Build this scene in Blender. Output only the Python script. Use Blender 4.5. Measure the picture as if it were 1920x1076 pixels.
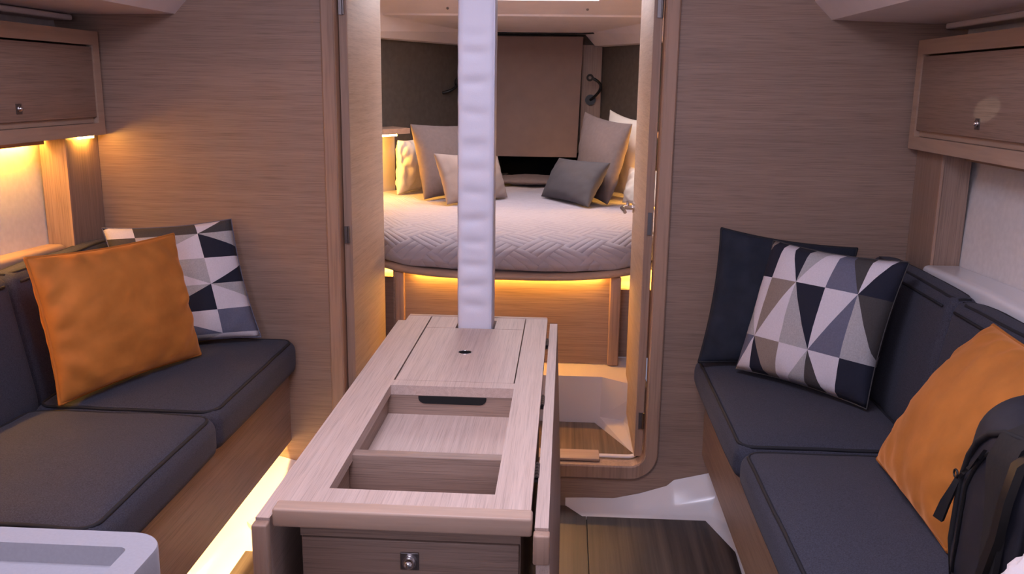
import bpy, bmesh, math, random
from mathutils import Vector, Matrix, noise

for o in list(bpy.data.objects):
    bpy.data.objects.remove(o, do_unlink=True)
S = bpy.context.scene
COL = S.collection
RND = random.Random(7)

# ------------------------------------------------------------------ camera
cam = bpy.data.cameras.new('camera')
cam.sensor_fit = 'HORIZONTAL'
cam.sensor_width = 36.0
cam.lens = 1693.0 / 1920 * 36.0
cam.clip_start = 0.02
camo = bpy.data.objects.new('camera', cam)
COL.objects.link(camo)
camo.matrix_world = (Matrix.Translation((0, 0, 1.3)) @ Matrix.Rotation(math.radians(3.279), 4, 'Z')
                     @ Matrix.Rotation(math.radians(90 - 12.559), 4, 'X') @ Matrix.Rotation(math.radians(0.79), 4, 'Z'))
S.camera = camo

# ------------------------------------------------------------------ world, daylight, exposure
wd = bpy.data.worlds.new('world')
S.world = wd
wd.use_nodes = True
wd.node_tree.nodes['Background'].inputs[0].default_value = (0.78, 0.74, 1.0, 1)
wd.node_tree.nodes['Background'].inputs[1].default_value = 0.34

def area(name, loc, target, sx, sy, power, col):
    l = bpy.data.lights.new(name, 'AREA')
    l.shape = 'RECTANGLE'; l.size = sx; l.size_y = sy; l.energy = power; l.color = col
    o = bpy.data.objects.new(name, l)
    COL.objects.link(o)
    o.location = loc
    o.rotation_euler = (Vector(target) - Vector(loc)).to_track_quat('-Z', 'Y').to_euler()
    return o
DAY = (0.84, 0.79, 1.0)
area('salon_hatch_daylight', (-0.2, 1.05, 1.915), (-0.2, 1.15, 0), 0.62, 0.5, 18.0, DAY)
area('companionway_daylight', (-0.5, -1.0, 1.75), (-0.15, 1.7, 0.75), 0.7, 0.9, 18.5, DAY)

sb = bpy.data.lights.new('companionway_sunbeam', 'SPOT')
sb.energy = 260; sb.color = (1.0, 0.93, 0.78); sb.spot_size = math.radians(1.0); sb.spot_blend = 0.35; sb.shadow_soft_size = 0.004
sbo = bpy.data.objects.new('companionway_sunbeam', sb)
COL.objects.link(sbo)
sbo.location = (-0.45, -0.9, 1.72)
sbo.rotation_euler = (Vector((0.9465, 2.14, 1.262)) - Vector(sbo.location)).to_track_quat('-Z', 'Y').to_euler()

vs = S.view_settings
vs.view_transform = 'Standard'
vs.look = 'None'
vs.exposure = 0.0
vs.gamma = 1.0
vs.use_curve_mapping = False

# ------------------------------------------------------------------ materials
MATS = {}
def _new(name):
    m = bpy.data.materials.new(name)
    m.use_nodes = True
    nt = m.node_tree
    b = nt.nodes['Principled BSDF']
    MATS[name] = m
    return m, nt, b
def N(nt, t, **kw):
    n = nt.nodes.new(t)
    for k, v in kw.items():
        setattr(n, k, v)
    return n
def ramp(nt, stops, interp='LINEAR'):
    r = N(nt, 'ShaderNodeValToRGB')
    cr = r.color_ramp
    cr.interpolation = interp
    while len(cr.elements) < len(stops):
        cr.elements.new(0.5)
    for e, (p, c) in zip(cr.elements, stops):
        e.position = p
        e.color = (*c, 1)
    return r
def wood(name, light, dark, axis='x', across=38.0, along=1.2, rough=0.42, fleck=0.55, contrast=(0.3, 0.72), spec=0.35):
    m, nt, b = _new(name)
    L = nt.links.new
    tc = N(nt, 'ShaderNodeTexCoord')
    def mp(al, ac):
        n = N(nt, 'ShaderNodeMapping')
        n.inputs['Scale'].default_value = tuple(al if a == axis else ac for a in 'xyz')
        L(tc.outputs['Object'], n.inputs['Vector'])
        return n
    m1, m2, m3 = mp(along, across), mp(along * 5.5, across * 6), mp(0.6, 4.0)
    n1 = N(nt, 'ShaderNodeTexNoise'); n1.inputs['Scale'].default_value = 1; n1.inputs['Detail'].default_value = 7; n1.inputs['Roughness'].default_value = 0.65
    n1.inputs['Distortion'].default_value = 0.25
    n2 = N(nt, 'ShaderNodeTexNoise'); n2.inputs['Scale'].default_value = 1; n2.inputs['Detail'].default_value = 3
    n3 = N(nt, 'ShaderNodeTexNoise'); n3.inputs['Scale'].default_value = 1; n3.inputs['Detail'].default_value = 2
    L(m1.outputs[0], n1.inputs['Vector']); L(m2.outputs[0], n2.inputs['Vector']); L(m3.outputs[0], n3.inputs['Vector'])
    r1 = ramp(nt, [(contrast[0], dark), (contrast[1], light)])
    L(n1.outputs[0], r1.inputs[0])
    r2 = ramp(nt, [(0.33, (fleck,) * 3), (0.52, (1, 1, 1))])
    L(n2.outputs[0], r2.inputs[0])
    r3 = ramp(nt, [(0.3, (0.88, 0.88, 0.88)), (0.7, (1.06, 1.04, 1.02))])
    L(n3.outputs[0], r3.inputs[0])
    x1 = N(nt, 'ShaderNodeMix', data_type='RGBA', blend_type='MULTIPLY'); x1.inputs[0].default_value = 1
    x2 = N(nt, 'ShaderNodeMix', data_type='RGBA', blend_type='MULTIPLY'); x2.inputs[0].default_value = 1
    L(r1.outputs[0], x1.inputs[6]); L(r2.outputs[0], x1.inputs[7])
    L(x1.outputs[2], x2.inputs[6]); L(r3.outputs[0], x2.inputs[7])
    L(x2.outputs[2], b.inputs['Base Color'])
    b.inputs['Roughness'].default_value = rough
    b.inputs['Specular IOR Level'].default_value = spec
    bp = N(nt, 'ShaderNodeBump'); bp.inputs['Strength'].default_value = 0.12; bp.inputs['Distance'].default_value = 0.002
    L(n2.outputs[0], bp.inputs['Height']); L(bp.outputs[0], b.inputs['Normal'])
    return m
OAK_L, OAK_D = (0.355, 0.248, 0.198), (0.275, 0.186, 0.147)
for ax in 'xyz':
    wood('oak_' + ax, OAK_L, OAK_D, ax, across=85.0, along=1.6, fleck=0.72)
wood('oak_solid_x', (0.53, 0.38, 0.30), (0.44, 0.30, 0.23), 'x', across=14, along=0.9, fleck=0.9)
wood('oak_solid_y', (0.50, 0.355, 0.27), (0.41, 0.28, 0.21), 'y', across=14, along=0.9, fleck=0.9)
wood('oak_solid_z', (0.43, 0.285, 0.215), (0.34, 0.22, 0.165), 'z', across=22, along=0.9, fleck=0.8)
wood('oak_top_y', (0.60, 0.465, 0.41), (0.47, 0.355, 0.305), 'y', across=120, along=2.0, fleck=0.8, rough=0.5)
wood('oak_door', (0.56, 0.45, 0.38), (0.45, 0.35, 0.29), 'y', across=75, along=2.6, rough=0.55, fleck=0.85, spec=0.25)
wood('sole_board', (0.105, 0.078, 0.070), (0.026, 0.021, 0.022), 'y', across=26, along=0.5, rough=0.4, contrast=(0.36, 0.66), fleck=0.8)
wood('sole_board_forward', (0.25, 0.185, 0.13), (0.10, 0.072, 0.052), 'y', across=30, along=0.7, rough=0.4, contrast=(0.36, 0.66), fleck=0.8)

def plain(name, col, rough=0.5, metal=0.0, spec=0.5, noise_amt=0.0, nscale=30.0, bump=0.0, bscale=200.0, sheen=0.0, coat=0.0, emit=None, estr=0.0):
    m, nt, b = _new(name)
    L = nt.links.new
    b.inputs['Base Color'].default_value = (*col, 1)
    b.inputs['Roughness'].default_value = rough
    b.inputs['Metallic'].default_value = metal
    b.inputs['Specular IOR Level'].default_value = spec
    b.inputs['Coat Weight'].default_value = coat
    tc = N(nt, 'ShaderNodeTexCoord')
    if noise_amt:
        n = N(nt, 'ShaderNodeTexNoise'); n.inputs['Scale'].default_value = nscale; n.inputs['Detail'].default_value = 4
        L(tc.outputs['Object'], n.inputs['Vector'])
        lo = tuple(c * (1 - noise_amt) for c in col); hi = tuple(min(1, c * (1 + noise_amt)) for c in col)
        r = ramp(nt, [(0.3, lo), (0.7, hi)])
        L(n.outputs[0], r.inputs[0]); L(r.outputs[0], b.inputs['Base Color'])
    if bump:
        n = N(nt, 'ShaderNodeTexNoise'); n.inputs['Scale'].default_value = bscale; n.inputs['Detail'].default_value = 3
        L(tc.outputs['Object'], n.inputs['Vector'])
        bp = N(nt, 'ShaderNodeBump'); bp.inputs['Strength'].default_value = bump; bp.inputs['Distance'].default_value = 0.004
        L(n.outputs[0], bp.inputs['Height']); L(bp.outputs[0], b.inputs['Normal'])
    if sheen:
        b.inputs['Sheen Weight'].default_value = sheen
        b.inputs['Sheen Roughness'].default_value = 0.4
        b.inputs['Sheen Tint'].default_value = (*[min(1, c * 1.6 + 0.1) for c in col], 1)
    if emit:
        b.inputs['Emission Color'].default_value = (*emit, 1)
        b.inputs['Emission Strength'].default_value = estr
    return m
plain('upholstery', (0.051, 0.052, 0.073), 0.92, noise_amt=0.3, nscale=420, bump=0.25, bscale=900, sheen=0.3, spec=0.2)
plain('piping_dark', (0.012, 0.012, 0.018), 0.8)
plain('gelcoat', (0.80, 0.78, 0.81), 0.22, spec=0.5, coat=0.3)
plain('gelcoat_satin', (0.66, 0.60, 0.60), 0.45)
plain('deckhead_white', (0.82, 0.73, 0.73), 0.5, noise_amt=0.03, nscale=12)
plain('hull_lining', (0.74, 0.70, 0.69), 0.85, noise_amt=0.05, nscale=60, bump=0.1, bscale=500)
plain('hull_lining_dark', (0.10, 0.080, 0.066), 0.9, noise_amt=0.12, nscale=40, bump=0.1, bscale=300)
plain('panel_beige', (0.21, 0.14, 0.118), 0.7, noise_amt=0.05, nscale=15)
plain('leather_white', (0.60, 0.585, 0.67), 0.5, bump=0.08, bscale=350, spec=0.35)
plain('locker_black', (0.004, 0.004, 0.005), 0.9)
plain('black_plastic', (0.010, 0.010, 0.011), 0.4)
plain('black_rubber', (0.014, 0.013, 0.014), 0.7)
plain('chrome', (0.72, 0.70, 0.70), 0.18, metal=1)
plain('dark_steel', (0.23, 0.21, 0.21), 0.35, metal=1)
plain('worktop_grey', (0.33, 0.325, 0.36), 0.35, noise_amt=0.04, nscale=300, spec=0.5)
plain('velvet_orange', (0.46, 0.165, 0.034), 0.7, noise_amt=0.2, nscale=8, bump=0.5, bscale=16, sheen=0.8, spec=0.2)
plain('velvet_piping', (0.40, 0.13, 0.015), 0.8, sheen=0.4)
plain('navy_velvet', (0.020, 0.024, 0.038), 0.85, noise_amt=0.2, nscale=20, bump=0.2, bscale=30, sheen=0.25, spec=0.2)
plain('linen_white', (0.72, 0.66, 0.58), 0.9, bump=0.5, bscale=26)
plain('linen_taupe', (0.165, 0.125, 0.12), 0.9, bump=0.35, bscale=30, noise_amt=0.06, nscale=60)
plain('linen_beige', (0.33, 0.255, 0.225), 0.9, bump=0.3, bscale=30)
plain('linen_grey', (0.075, 0.068, 0.076), 0.8, bump=0.3, bscale=25)
plain('print_white', (0.66, 0.62, 0.68), 0.9, bump=0.15, bscale=500, noise_amt=0.05, nscale=300)
plain('print_light_grey', (0.40, 0.39, 0.41), 0.9, bump=0.15, bscale=500, noise_amt=0.12, nscale=300)
plain('print_tan', (0.26, 0.21, 0.185), 0.9, bump=0.15, bscale=500, noise_amt=0.1, nscale=300)
plain('print_slate', (0.13, 0.135, 0.20), 0.9, bump=0.15, bscale=500, noise_amt=0.1, nscale=300)
plain('print_charcoal', (0.055, 0.050, 0.052), 0.9, bump=0.15, bscale=500, noise_amt=0.1, nscale=300)
plain('print_navy', (0.010, 0.012, 0.028), 0.9, bump=0.15, bscale=500)
plain('pack_nylon', (0.011, 0.012, 0.022), 0.7, bump=0.5, bscale=16, noise_amt=0.25, nscale=14)
plain('pack_black', (0.008, 0.008, 0.011), 0.75, bump=0.2, bscale=60)
plain('fleece_white', (0.75, 0.68, 0.68), 0.95, bump=1.0, bscale=60)
plain('fitting_white', (0.75, 0.73, 0.70), 0.4)
WARM = (1.0, 0.48, 0.07)
plain('led_warm', (0.9, 0.7, 0.4), 0.5, emit=(1.0, 0.52, 0.10), estr=1.0)
def led(name, strength, col=WARM):
    return plain(name, (0.9, 0.7, 0.4), 0.5, emit=col, estr=strength)
led('led_cabinet', 120)
led('led_settee', 125, (1.0, 0.60, 0.19))
led('led_bed', 78)
led('led_shelf', 200)
plain('hatch_glass', (0.9, 0.9, 0.95), 0.1, emit=(0.97, 0.87, 0.92), estr=9.5)

def quilt_mat():
    m, nt, b = _new('quilt')
    L = nt.links.new
    b.inputs['Base Color'].default_value = (0.43, 0.395, 0.45, 1)
    b.inputs['Roughness'].default_value = 0.9
    b.inputs['Sheen Weight'].default_value = 0.2
    uv = N(nt, 'ShaderNodeUVMap'); uv.uv_map = 'quilt'
    mp = N(nt, 'ShaderNodeMapping'); mp.inputs['Rotation'].default_value = (0, 0, math.radians(38)); mp.inputs['Scale'].default_value = (9.0, 9.0, 9.0)
    L(uv.outputs[0], mp.inputs[0])
    ck = N(nt, 'ShaderNodeTexChecker'); ck.inputs['Scale'].default_value = 1.0
    ck.inputs[1].default_value = (0, 0, 0, 1); ck.inputs[2].default_value = (1, 1, 1, 1)
    L(mp.outputs[0], ck.inputs[0])
    sp = N(nt, 'ShaderNodeSeparateXYZ'); L(mp.outputs[0], sp.inputs[0])
    mx = N(nt, 'ShaderNodeMix'); L(ck.outputs[1], mx.inputs[0]); L(sp.outputs[0], mx.inputs[2]); L(sp.outputs[1], mx.inputs[3])
    mu = N(nt, 'ShaderNodeMath', operation='MULTIPLY'); mu.inputs[1].default_value = math.pi * 4; L(mx.outputs[0], mu.inputs[0])
    sn = N(nt, 'ShaderNodeMath', operation='SINE'); L(mu.outputs[0], sn.inputs[0])
    ab = N(nt, 'ShaderNodeMath', operation='ABSOLUTE'); L(sn.outputs[0], ab.inputs[0])
    pw = N(nt, 'ShaderNodeMath', operation='POWER'); pw.inputs[1].default_value = 0.45; L(ab.outputs[0], pw.inputs[0])
    bp = N(nt, 'ShaderNodeBump'); bp.inputs['Strength'].default_value = 0.5; bp.inputs['Distance'].default_value = 0.007
    L(pw.outputs[0], bp.inputs['Height']); L(bp.outputs[0], b.inputs['Normal'])
quilt_mat()

# ------------------------------------------------------------------ object helpers
ORG = {}
def tag(o, label=None, cat=None, group=None, kind=None):
    if label: o['label'] = label
    if cat: o['category'] = cat
    if group: o['group'] = group
    if kind: o['kind'] = kind
    return o
def thing(name, label, cat, loc, group=None):
    o = bpy.data.objects.new(name, None)
    o.empty_display_size = 0.05
    COL.objects.link(o)
    o.location = loc
    ORG[o.name] = Vector(loc)
    return tag(o, label, cat, group)
class MB:
    """collects shapes given in world coordinates; build() links them as one mesh object"""
    def __init__(s):
        s.v = []; s.f = []; s.mi = []
    def add(s, vs_, fs, mi=0):
        n = len(s.v)
        s.v += [Vector(p) for p in vs_]
        s.f += [tuple(i + n for i in f) for f in fs]
        s.mi += [mi] * len(fs)
        return s
    def box(s, x0, x1, y0, y1, z0, z1, bev=0.0):
        if bev:
            return s.rbox(x0, x1, y0, y1, z0, z1, bev, 2)
        v = [(x, y, z) for z in (z0, z1) for y in (y0, y1) for x in (x0, x1)]
        return s.add(v, [(0, 2, 3, 1), (4, 5, 7, 6), (0, 1, 5, 4), (2, 6, 7, 3), (0, 4, 6, 2), (1, 3, 7, 5)])
    def rbox(s, x0, x1, y0, y1, z0, z1, r, seg=3, fn=None, nsub=1):
        """box with rounded edges of radius r"""
        r = min(r, (x1 - x0) / 2 - 1e-5, (y1 - y0) / 2 - 1e-5, (z1 - z0) / 2 - 1e-5)
        def ticks(a, b):
            t = [a + r * (1 - math.cos(i / seg * math.pi / 2)) for i in range(seg + 1)]
            u = [b - r * (1 - math.cos(i / seg * math.pi / 2)) for i in range(seg, -1, -1)]
            mid = [a + r + (b - a - 2 * r) * k / nsub for k in range(1, nsub)]
            return t + mid + u
        ax = [ticks(x0, x1), ticks(y0, y1), ticks(z0, z1)]
        lo = Vector((x0 + r, y0 + r, z0 + r)); hi = Vector((x1 - r, y1 - r, z1 - r))
        idx = {}; vs_ = []; fs = []
        def vid(i, j, k):
            key = (i, j, k)
            if key not in idx:
                p = Vector((ax[0][i], ax[1][j], ax[2][k]))
                c = Vector([min(max(p[a], lo[a]), hi[a]) for a in range(3)])
                d = p - c
                if d.length > 1e-9: p = c + d.normalized() * r
                if fn: p = fn(p)
                idx[key] = len(vs_); vs_.append(p)
            return idx[key]
        nx, ny, nz = (len(a) - 1 for a in ax)
        for i in range(nx):
            for j in range(ny):
                fs.append((vid(i, j, 0), vid(i, j + 1, 0), vid(i + 1, j + 1, 0), vid(i + 1, j, 0)))
                fs.append((vid(i, j, nz), vid(i + 1, j, nz), vid(i + 1, j + 1, nz), vid(i, j + 1, nz)))
        for i in range(nx):
            for k in range(nz):
                fs.append((vid(i, 0, k), vid(i + 1, 0, k), vid(i + 1, 0, k + 1), vid(i, 0, k + 1)))
                fs.append((vid(i, ny, k), vid(i, ny, k + 1), vid(i + 1, ny, k + 1), vid(i + 1, ny, k)))
        for j in range(ny):
            for k in range(nz):
                fs.append((vid(0, j, k), vid(0, j, k + 1), vid(0, j + 1, k + 1), vid(0, j + 1, k)))
                fs.append((vid(nx, j, k), vid(nx, j + 1, k), vid(nx, j + 1, k + 1), vid(nx, j, k + 1)))
        return s.add(vs_, fs)
    def prism(s, poly, axis, a, b):
        """poly: 2-D outline; extruded along axis from a to b (the two other axes in xyz order)"""
        def P(p, t):
            q = list(p); q.insert('xyz'.index(axis), t); return q
        n = len(poly)
        v = [P(p, a) for p in poly] + [P(p, b) for p in poly]
        fs = [tuple(range(n))[::-1], tuple(range(n, 2 * n))] + [(i, (i + 1) % n, n + (i + 1) % n, n + i) for i in range(n)]
        return s.add(v, fs)
    def tube(s, pts, r, n=8, closed=False, caps=True):
        pts = [Vector(p) for p in pts]
        m = len(pts)
        rr = r if isinstance(r, (list, tuple)) else [r] * m
        base = len(s.v)
        prev = None
        for i, p in enumerate(pts):
            if closed: t = pts[(i + 1) % m] - pts[i - 1]
            else: t = pts[min(i + 1, m - 1)] - pts[max(i - 1, 0)]
            t.normalize()
            if prev is None:
                a = Vector((0, 0, 1)) if abs(t.z) < 0.9 else Vector((1, 0, 0))
                u = t.cross(a).normalized()
            else:
                u = (prev - t * prev.dot(t)).normalized()
            prev = u
            w = t.cross(u)
            for k in range(n):
                a = 2 * math.pi * k / n
                s.v.append(p + (u * math.cos(a) + w * math.sin(a)) * rr[i])
        for i in range(m if closed else m - 1):
            j = (i + 1) % m
            for k in range(n):
                l = (k + 1) % n
                s.f.append((base + i * n + k, base + i * n + l, base + j * n + l, base + j * n + k)); s.mi.append(0)
        if caps and not closed:
            s.f.append(tuple(base + k for k in range(n))[::-1]); s.mi.append(0)
            s.f.append(tuple(base + (m - 1) * n + k for k in range(n))); s.mi.append(0)
        return s
    def disc(s, c, axis, r0, h, n=20, r1=None):
        c = Vector(c); ax = Vector(axis).normalized()
        return s.tube([c, c + ax * h], [r0, r0 if r1 is None else r1], n)
    def ball(s, c, r, n=12, scale=(1, 1, 1)):
        c = Vector(c); v = []; f = []
        for i in range(n + 1):
            th = math.pi * i / n
            for k in range(n):
                a = 2 * math.pi * k / n
                v.append(c + Vector((r * scale[0] * math.sin(th) * math.cos(a), r * scale[1] * math.sin(th) * math.sin(a), r * scale[2] * math.cos(th))))
        for i in range(n):
            for k in range(n):
                l = (k + 1) % n
                f.append((i * n + k, (i + 1) * n + k, (i + 1) * n + l, i * n + l))
        return s.add(v, f)
    def build(s, name, mat, parent=None, smooth=False, origin=None, uv=None):
        if parent is not None: org = ORG[parent.name]
        elif origin == 'world': org = Vector((0, 0, 0))
        elif origin is not None: org = Vector(origin)
        else:
            xs = [p.x for p in s.v]; ys = [p.y for p in s.v]; zs = [p.z for p in s.v]
            org = Vector(((min(xs) + max(xs)) / 2, (min(ys) + max(ys)) / 2, min(zs)))
        me = bpy.data.meshes.new(name)
        me.from_pydata([tuple(p - org) for p in s.v], [], s.f)
        mats = mat if isinstance(mat, (list, tuple)) else [mat]
        for q in mats: me.materials.append(MATS[q])
        for p, mi in zip(me.polygons, s.mi):
            p.material_index = mi
            p.use_smooth = bool(smooth)
        bm = bmesh.new(); bm.from_mesh(me)
        bmesh.ops.remove_doubles(bm, verts=bm.verts, dist=1e-6)
        bmesh.ops.recalc_face_normals(bm, faces=bm.faces)
        bm.to_mesh(me); bm.free()
        if uv:
            lay = me.uv_layers.new(name='quilt')
            for lp in me.loops:
                lay.data[lp.index].uv = uv(me.vertices[lp.vertex_index].co + org)
        me.update()
        o = bpy.data.objects.new(name, me)
        COL.objects.link(o)
        if parent is not None: o.parent = parent
        else: o.location = org
        ORG[o.name] = org
        if smooth == 'auto':
            try:
                md = o.modifiers.new('es', 'EDGE_SPLIT'); md.split_angle = math.radians(40)
            except Exception: pass
        return o
def struct(name, mb, mat, smooth=False, parent=None):
    o = mb.build(name, mat, parent=parent, smooth=smooth, origin=None if parent else 'world')
    if parent is None: o['kind'] = 'structure'
    return o
def fbm(p, sc, seed=0.0):
    return noise.fractal(Vector((p[0] * sc + seed, p[1] * sc - seed, p[2] * sc + 2 * seed)), 1.0, 2.0, 4)

CX = -0.197          # centreline of the boat
def mir(x): return 2 * CX - x

# ------------------------------------------------------------------ bulkhead, door frame
YB = 2.6
mb = MB()
IL, IR, IZ = -0.657 - 0.012, 0.263 + 0.012, 0.172 - 0.012
mb.prism([(-1.75, 0.0), (1.36, 0.0), (1.36, 2.0), (IR, 2.0), (IR, IZ), (IL, IZ), (IL, 2.0), (-1.75, 2.0)], 'y', YB, YB + 0.03)
struct('wall_front', mb, 'oak_x')

def rounded_u(x0, x1, z0, z1, r, n=8):
    pts = [(x0, z1)]
    for i in range(n + 1):
        a = math.pi + i / n * math.pi / 2
        pts.append((x0 + r + r * math.cos(a), z0 + r + r * math.sin(a)))
    for i in range(n + 1):
        a = 1.5 * math.pi + i / n * math.pi / 2
        pts.append((x1 - r + r * math.cos(a), z0 + r + r * math.sin(a)))
    pts.append((x1, z1))
    return pts
def uring(outer, inner, y0, y1):
    """solid ring between two U outlines"""
    m = MB(); n = len(outer)
    ch = 0.004
    prof = []
    for (p, q) in zip(outer, inner):
        d = Vector((q[0] - p[0], q[1] - p[1])); d.normalize()
        prof.append([(p[0], y1, p[1]), (p[0], y0 + ch, p[1]), (p[0] + d.x * ch, y0, p[1] + d.y * ch),
                     (q[0] - d.x * ch, y0, q[1] - d.y * ch), (q[0], y0 + ch, q[1]), (q[0], y1, q[1])])
    v = [p for row in prof for p in row]
    f = []
    for i in range(n - 1):
        for k in range(6):
            l = (k + 1) % 6
            f.append((i * 6 + k, i * 6 + l, (i + 1) * 6 + l, (i + 1) * 6 + k))
    f.append(tuple(range(6))); f.append(tuple((n - 1) * 6 + k for k in range(6))[::-1])
    return m.add(v, f)
o_out = rounded_u(-0.697, 0.303, 0.127, 1.93, 0.085)
o_in = rounded_u(-0.657, 0.263, 0.170, 1.93, 0.045)
fr = struct('trim_1', uring(o_out, o_in, YB - 0.012, YB + 0.045), 'oak_solid_z')
tag(fr, 'rounded solid oak frame around the double doorway')
# pale rebate lining inside the frame
i2 = rounded_u(-0.6545, 0.2605, 0.1725, 1.93, 0.0425)
i3 = rounded_u(-0.6495, 0.2555, 0.1775, 1.93, 0.0375)
rb = struct('trim_2', uring(i2, i3, YB + 0.046, YB + 0.066), 'gelcoat_satin')
MB().rbox(-0.42, 0.128, YB + 0.016, YB + 0.090, 0.171, 0.180, 0.003, 3).build('sill_tread', 'oak_solid_x', parent=fr, smooth=True)

# ------------------------------------------------------------------ doors (open into the forward cabin)
def leaf(name, x0, x1, ysign_face, label):
    m = MB(); m.box(x0, x1, 2.635, 3.105, 0.185, 1.86, 0.003)
    d = struct(name, m, 'oak_door', smooth='auto')
    d['label'] = label
    return d
dl = leaf('door_1', -0.655, -0.630, 1, 'pale veneered door leaf without handle standing open into the forward cabin')
dr = leaf('door_2', 0.234, 0.259, -1, 'pale veneered door leaf with chrome lever handle standing open')
# edge lippings
for d, x0, x1 in ((dl, -0.655, -0.630), (dr, 0.234, 0.259)):
    MB().box(x0 + 0.001, x1 - 0.001, 2.6325, 2.6355, 0.188, 1.858).build('edge_lipping', 'oak_solid_z', parent=d)
def hinge(d, x, z, y=2.628):
    m = MB(); m.box(x - 0.007, x + 0.007, y - 0.002, y + 0.004, z - 0.025, z + 0.025)
    for dz in (-0.015, 0, 0.015):
        m.disc((x, y - 0.0015, z + dz), (0, -1, 0), 0.003, 0.002, 8)
    m.tube([(x + 0.006, y - 0.003, z - 0.025), (x + 0.006, y - 0.003, z + 0.025)], 0.0035, 8)
    m.build('hinge', 'dark_steel', parent=d)
for z in (1.515, 0.305): hinge(dr, 0.250, z)
MB().box(0.243, 0.254, 2.627, 2.634, 0.880, 0.945).build('lock_plate', 'dark_steel', parent=dr)
for z in (1.515, 0.86, 0.305): hinge(dl, -0.646, z)
h = MB()
h.disc((0.234, 3.05, 0.905), (-1, 0, 0), 0.018, 0.006, 20)
h.tube([(0.230, 3.05, 0.905), (0.205, 3.05, 0.905), (0.196, 3.045, 0.905), (0.193, 3.03, 0.905), (0.194, 2.98, 0.904), (0.197, 2.945, 0.903)], [0.008, 0.008, 0.008, 0.008, 0.007, 0.006], 10)
h.disc((0.212, 3.05, 0.905), (0, 0, 1), 0.006, 0.022, 10)
h.build('handle', 'chrome', parent=dr, smooth='auto')

# ------------------------------------------------------------------ salon shell: hull sides, deckhead, sole
def hull(side, name):
    m = MB()
    s = 1 if side == 'r' else -1
    def X(x): return x if s > 0 else mir(x)
    prof = [(1.03, 0.0), (1.04, 0.30), (1.05, 0.84), (1.055, 0.95), (1.07, 1.15), (1.075, 1.45), (1.09, 1.62)]
    ys = [-1.3, 0.3, 1.4, 2.6]
    v = [(X(px), y, pz) for y in ys for px, pz in prof]
    v += [(X(px + 0.05), y, pz) for y in ys for px, pz in prof]
    n = len(prof); k = len(ys); off = n * k
    f = []
    for i in range(k - 1):
        for j in range(n - 1):
            a = i * n + j
            f.append((a, a + 1, a + n + 1, a + n))
            f.append((off + a, off + a + n, off + a + n + 1, off + a + 1))
    for i in range(k - 1):
        for j in (0, n - 1):
            a = i * n + j; f.append((a, a + n, off + a + n, off + a))
    return struct(name, m.add(v, f), 'hull_lining', smooth=False)
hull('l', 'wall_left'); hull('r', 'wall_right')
# boxed oak pillars where the hull lining meets the bulkhead
for s, nm in ((-1, 'trim_3'), (1, 'trim_4')):
    X = (lambda x: x) if s > 0 else mir
    a, b = sorted((X(0.976), X(1.049)))
    t = struct(nm, MB().box(a, b, 2.42, 2.597, 0.60, 1.145), 'oak_z')
    t['label'] = 'boxed oak pillar below the ' + ('unlit' if s > 0 else 'lit') + ' wall locker'
    a, b = sorted((X(0.973), X(0.980)))
    MB().box(a, b, 2.4165, 2.4235, 0.846, 1.144).build('corner_bead', 'oak_solid_z', parent=t)

def deck_profile():
    return [(-1.49, 1.50), (-1.42, 1.482), (-1.115, 1.486), (-1.072, 1.532), (-0.97, 1.80), (-0.88, 1.90), (-0.55, 1.94), (0.16, 1.94), (0.49, 1.90), (0.58, 1.80), (0.664, 1.532), (0.712, 1.486), (1.02, 1.478), (1.10, 1.50)]
def ceil_mesh():
    m = MB(); pr = deck_profile(); n = len(pr)
    ys = [-1.3, 0.78, 1.32, 2.6]
    hx = (6, 7)     # centre strip between these profile points; hatch opening in the middle y band
    v = [(x, y, z) for y in ys for x, z in pr] + [(x, y, z + 0.05) for y in ys for x, z in pr]
    off = n * len(ys); f = []
    for i in range(3):
        for j in range(n - 1):
            if i == 1 and j == 6: continue
            a = i * n + j
            f.append((a, a + n, a + n + 1, a + 1)); f.append((off + a, off + a + 1, off + a + n + 1, off + a + n))
    a = n + 6
    for p, q in ((a, a + 1), (a + 1, a + n + 1), (a + n + 1, a + n), (a + n, a)):
        f.append((p, q, off + q, off + p))
    return m.add(v, f)
ce = struct('ceiling', ceil_mesh(), 'deckhead_white')
# pale rolled rim above each locker
for s, nm in ((-1, 'trim_7'), (1, 'trim_8')):
    X = (lambda x: x) if s > 0 else mir
    a, b = sorted((X(0.998), X(1.068)))
    t = struct(nm, MB().rbox(a, b, 0.2, 2.56, 1.462, 1.478, 0.006, 3), 'deckhead_white', smooth=True)

# sole
ZF = 0.05
fl = struct('floor', MB().box(-0.95, 0.56, -1.3, 2.56, -0.02, ZF - 0.012), 'black_rubber')
fl['label'] = 'dark laminate sole boards in the saloon'
def board(poly, par, zt, mat='sole_board', th=0.011):
    return MB().prism(poly, 'z', zt - th, zt).build('sole_board', mat, parent=par)
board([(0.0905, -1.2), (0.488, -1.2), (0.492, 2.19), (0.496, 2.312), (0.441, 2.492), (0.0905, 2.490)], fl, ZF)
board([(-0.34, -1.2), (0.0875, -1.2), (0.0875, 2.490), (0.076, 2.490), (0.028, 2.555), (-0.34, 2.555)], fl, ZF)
board([(-0.85, -1.2), (-0.343, -1.2), (-0.343, 2.20), (-0.846, 2.205)], fl, ZF)

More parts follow.
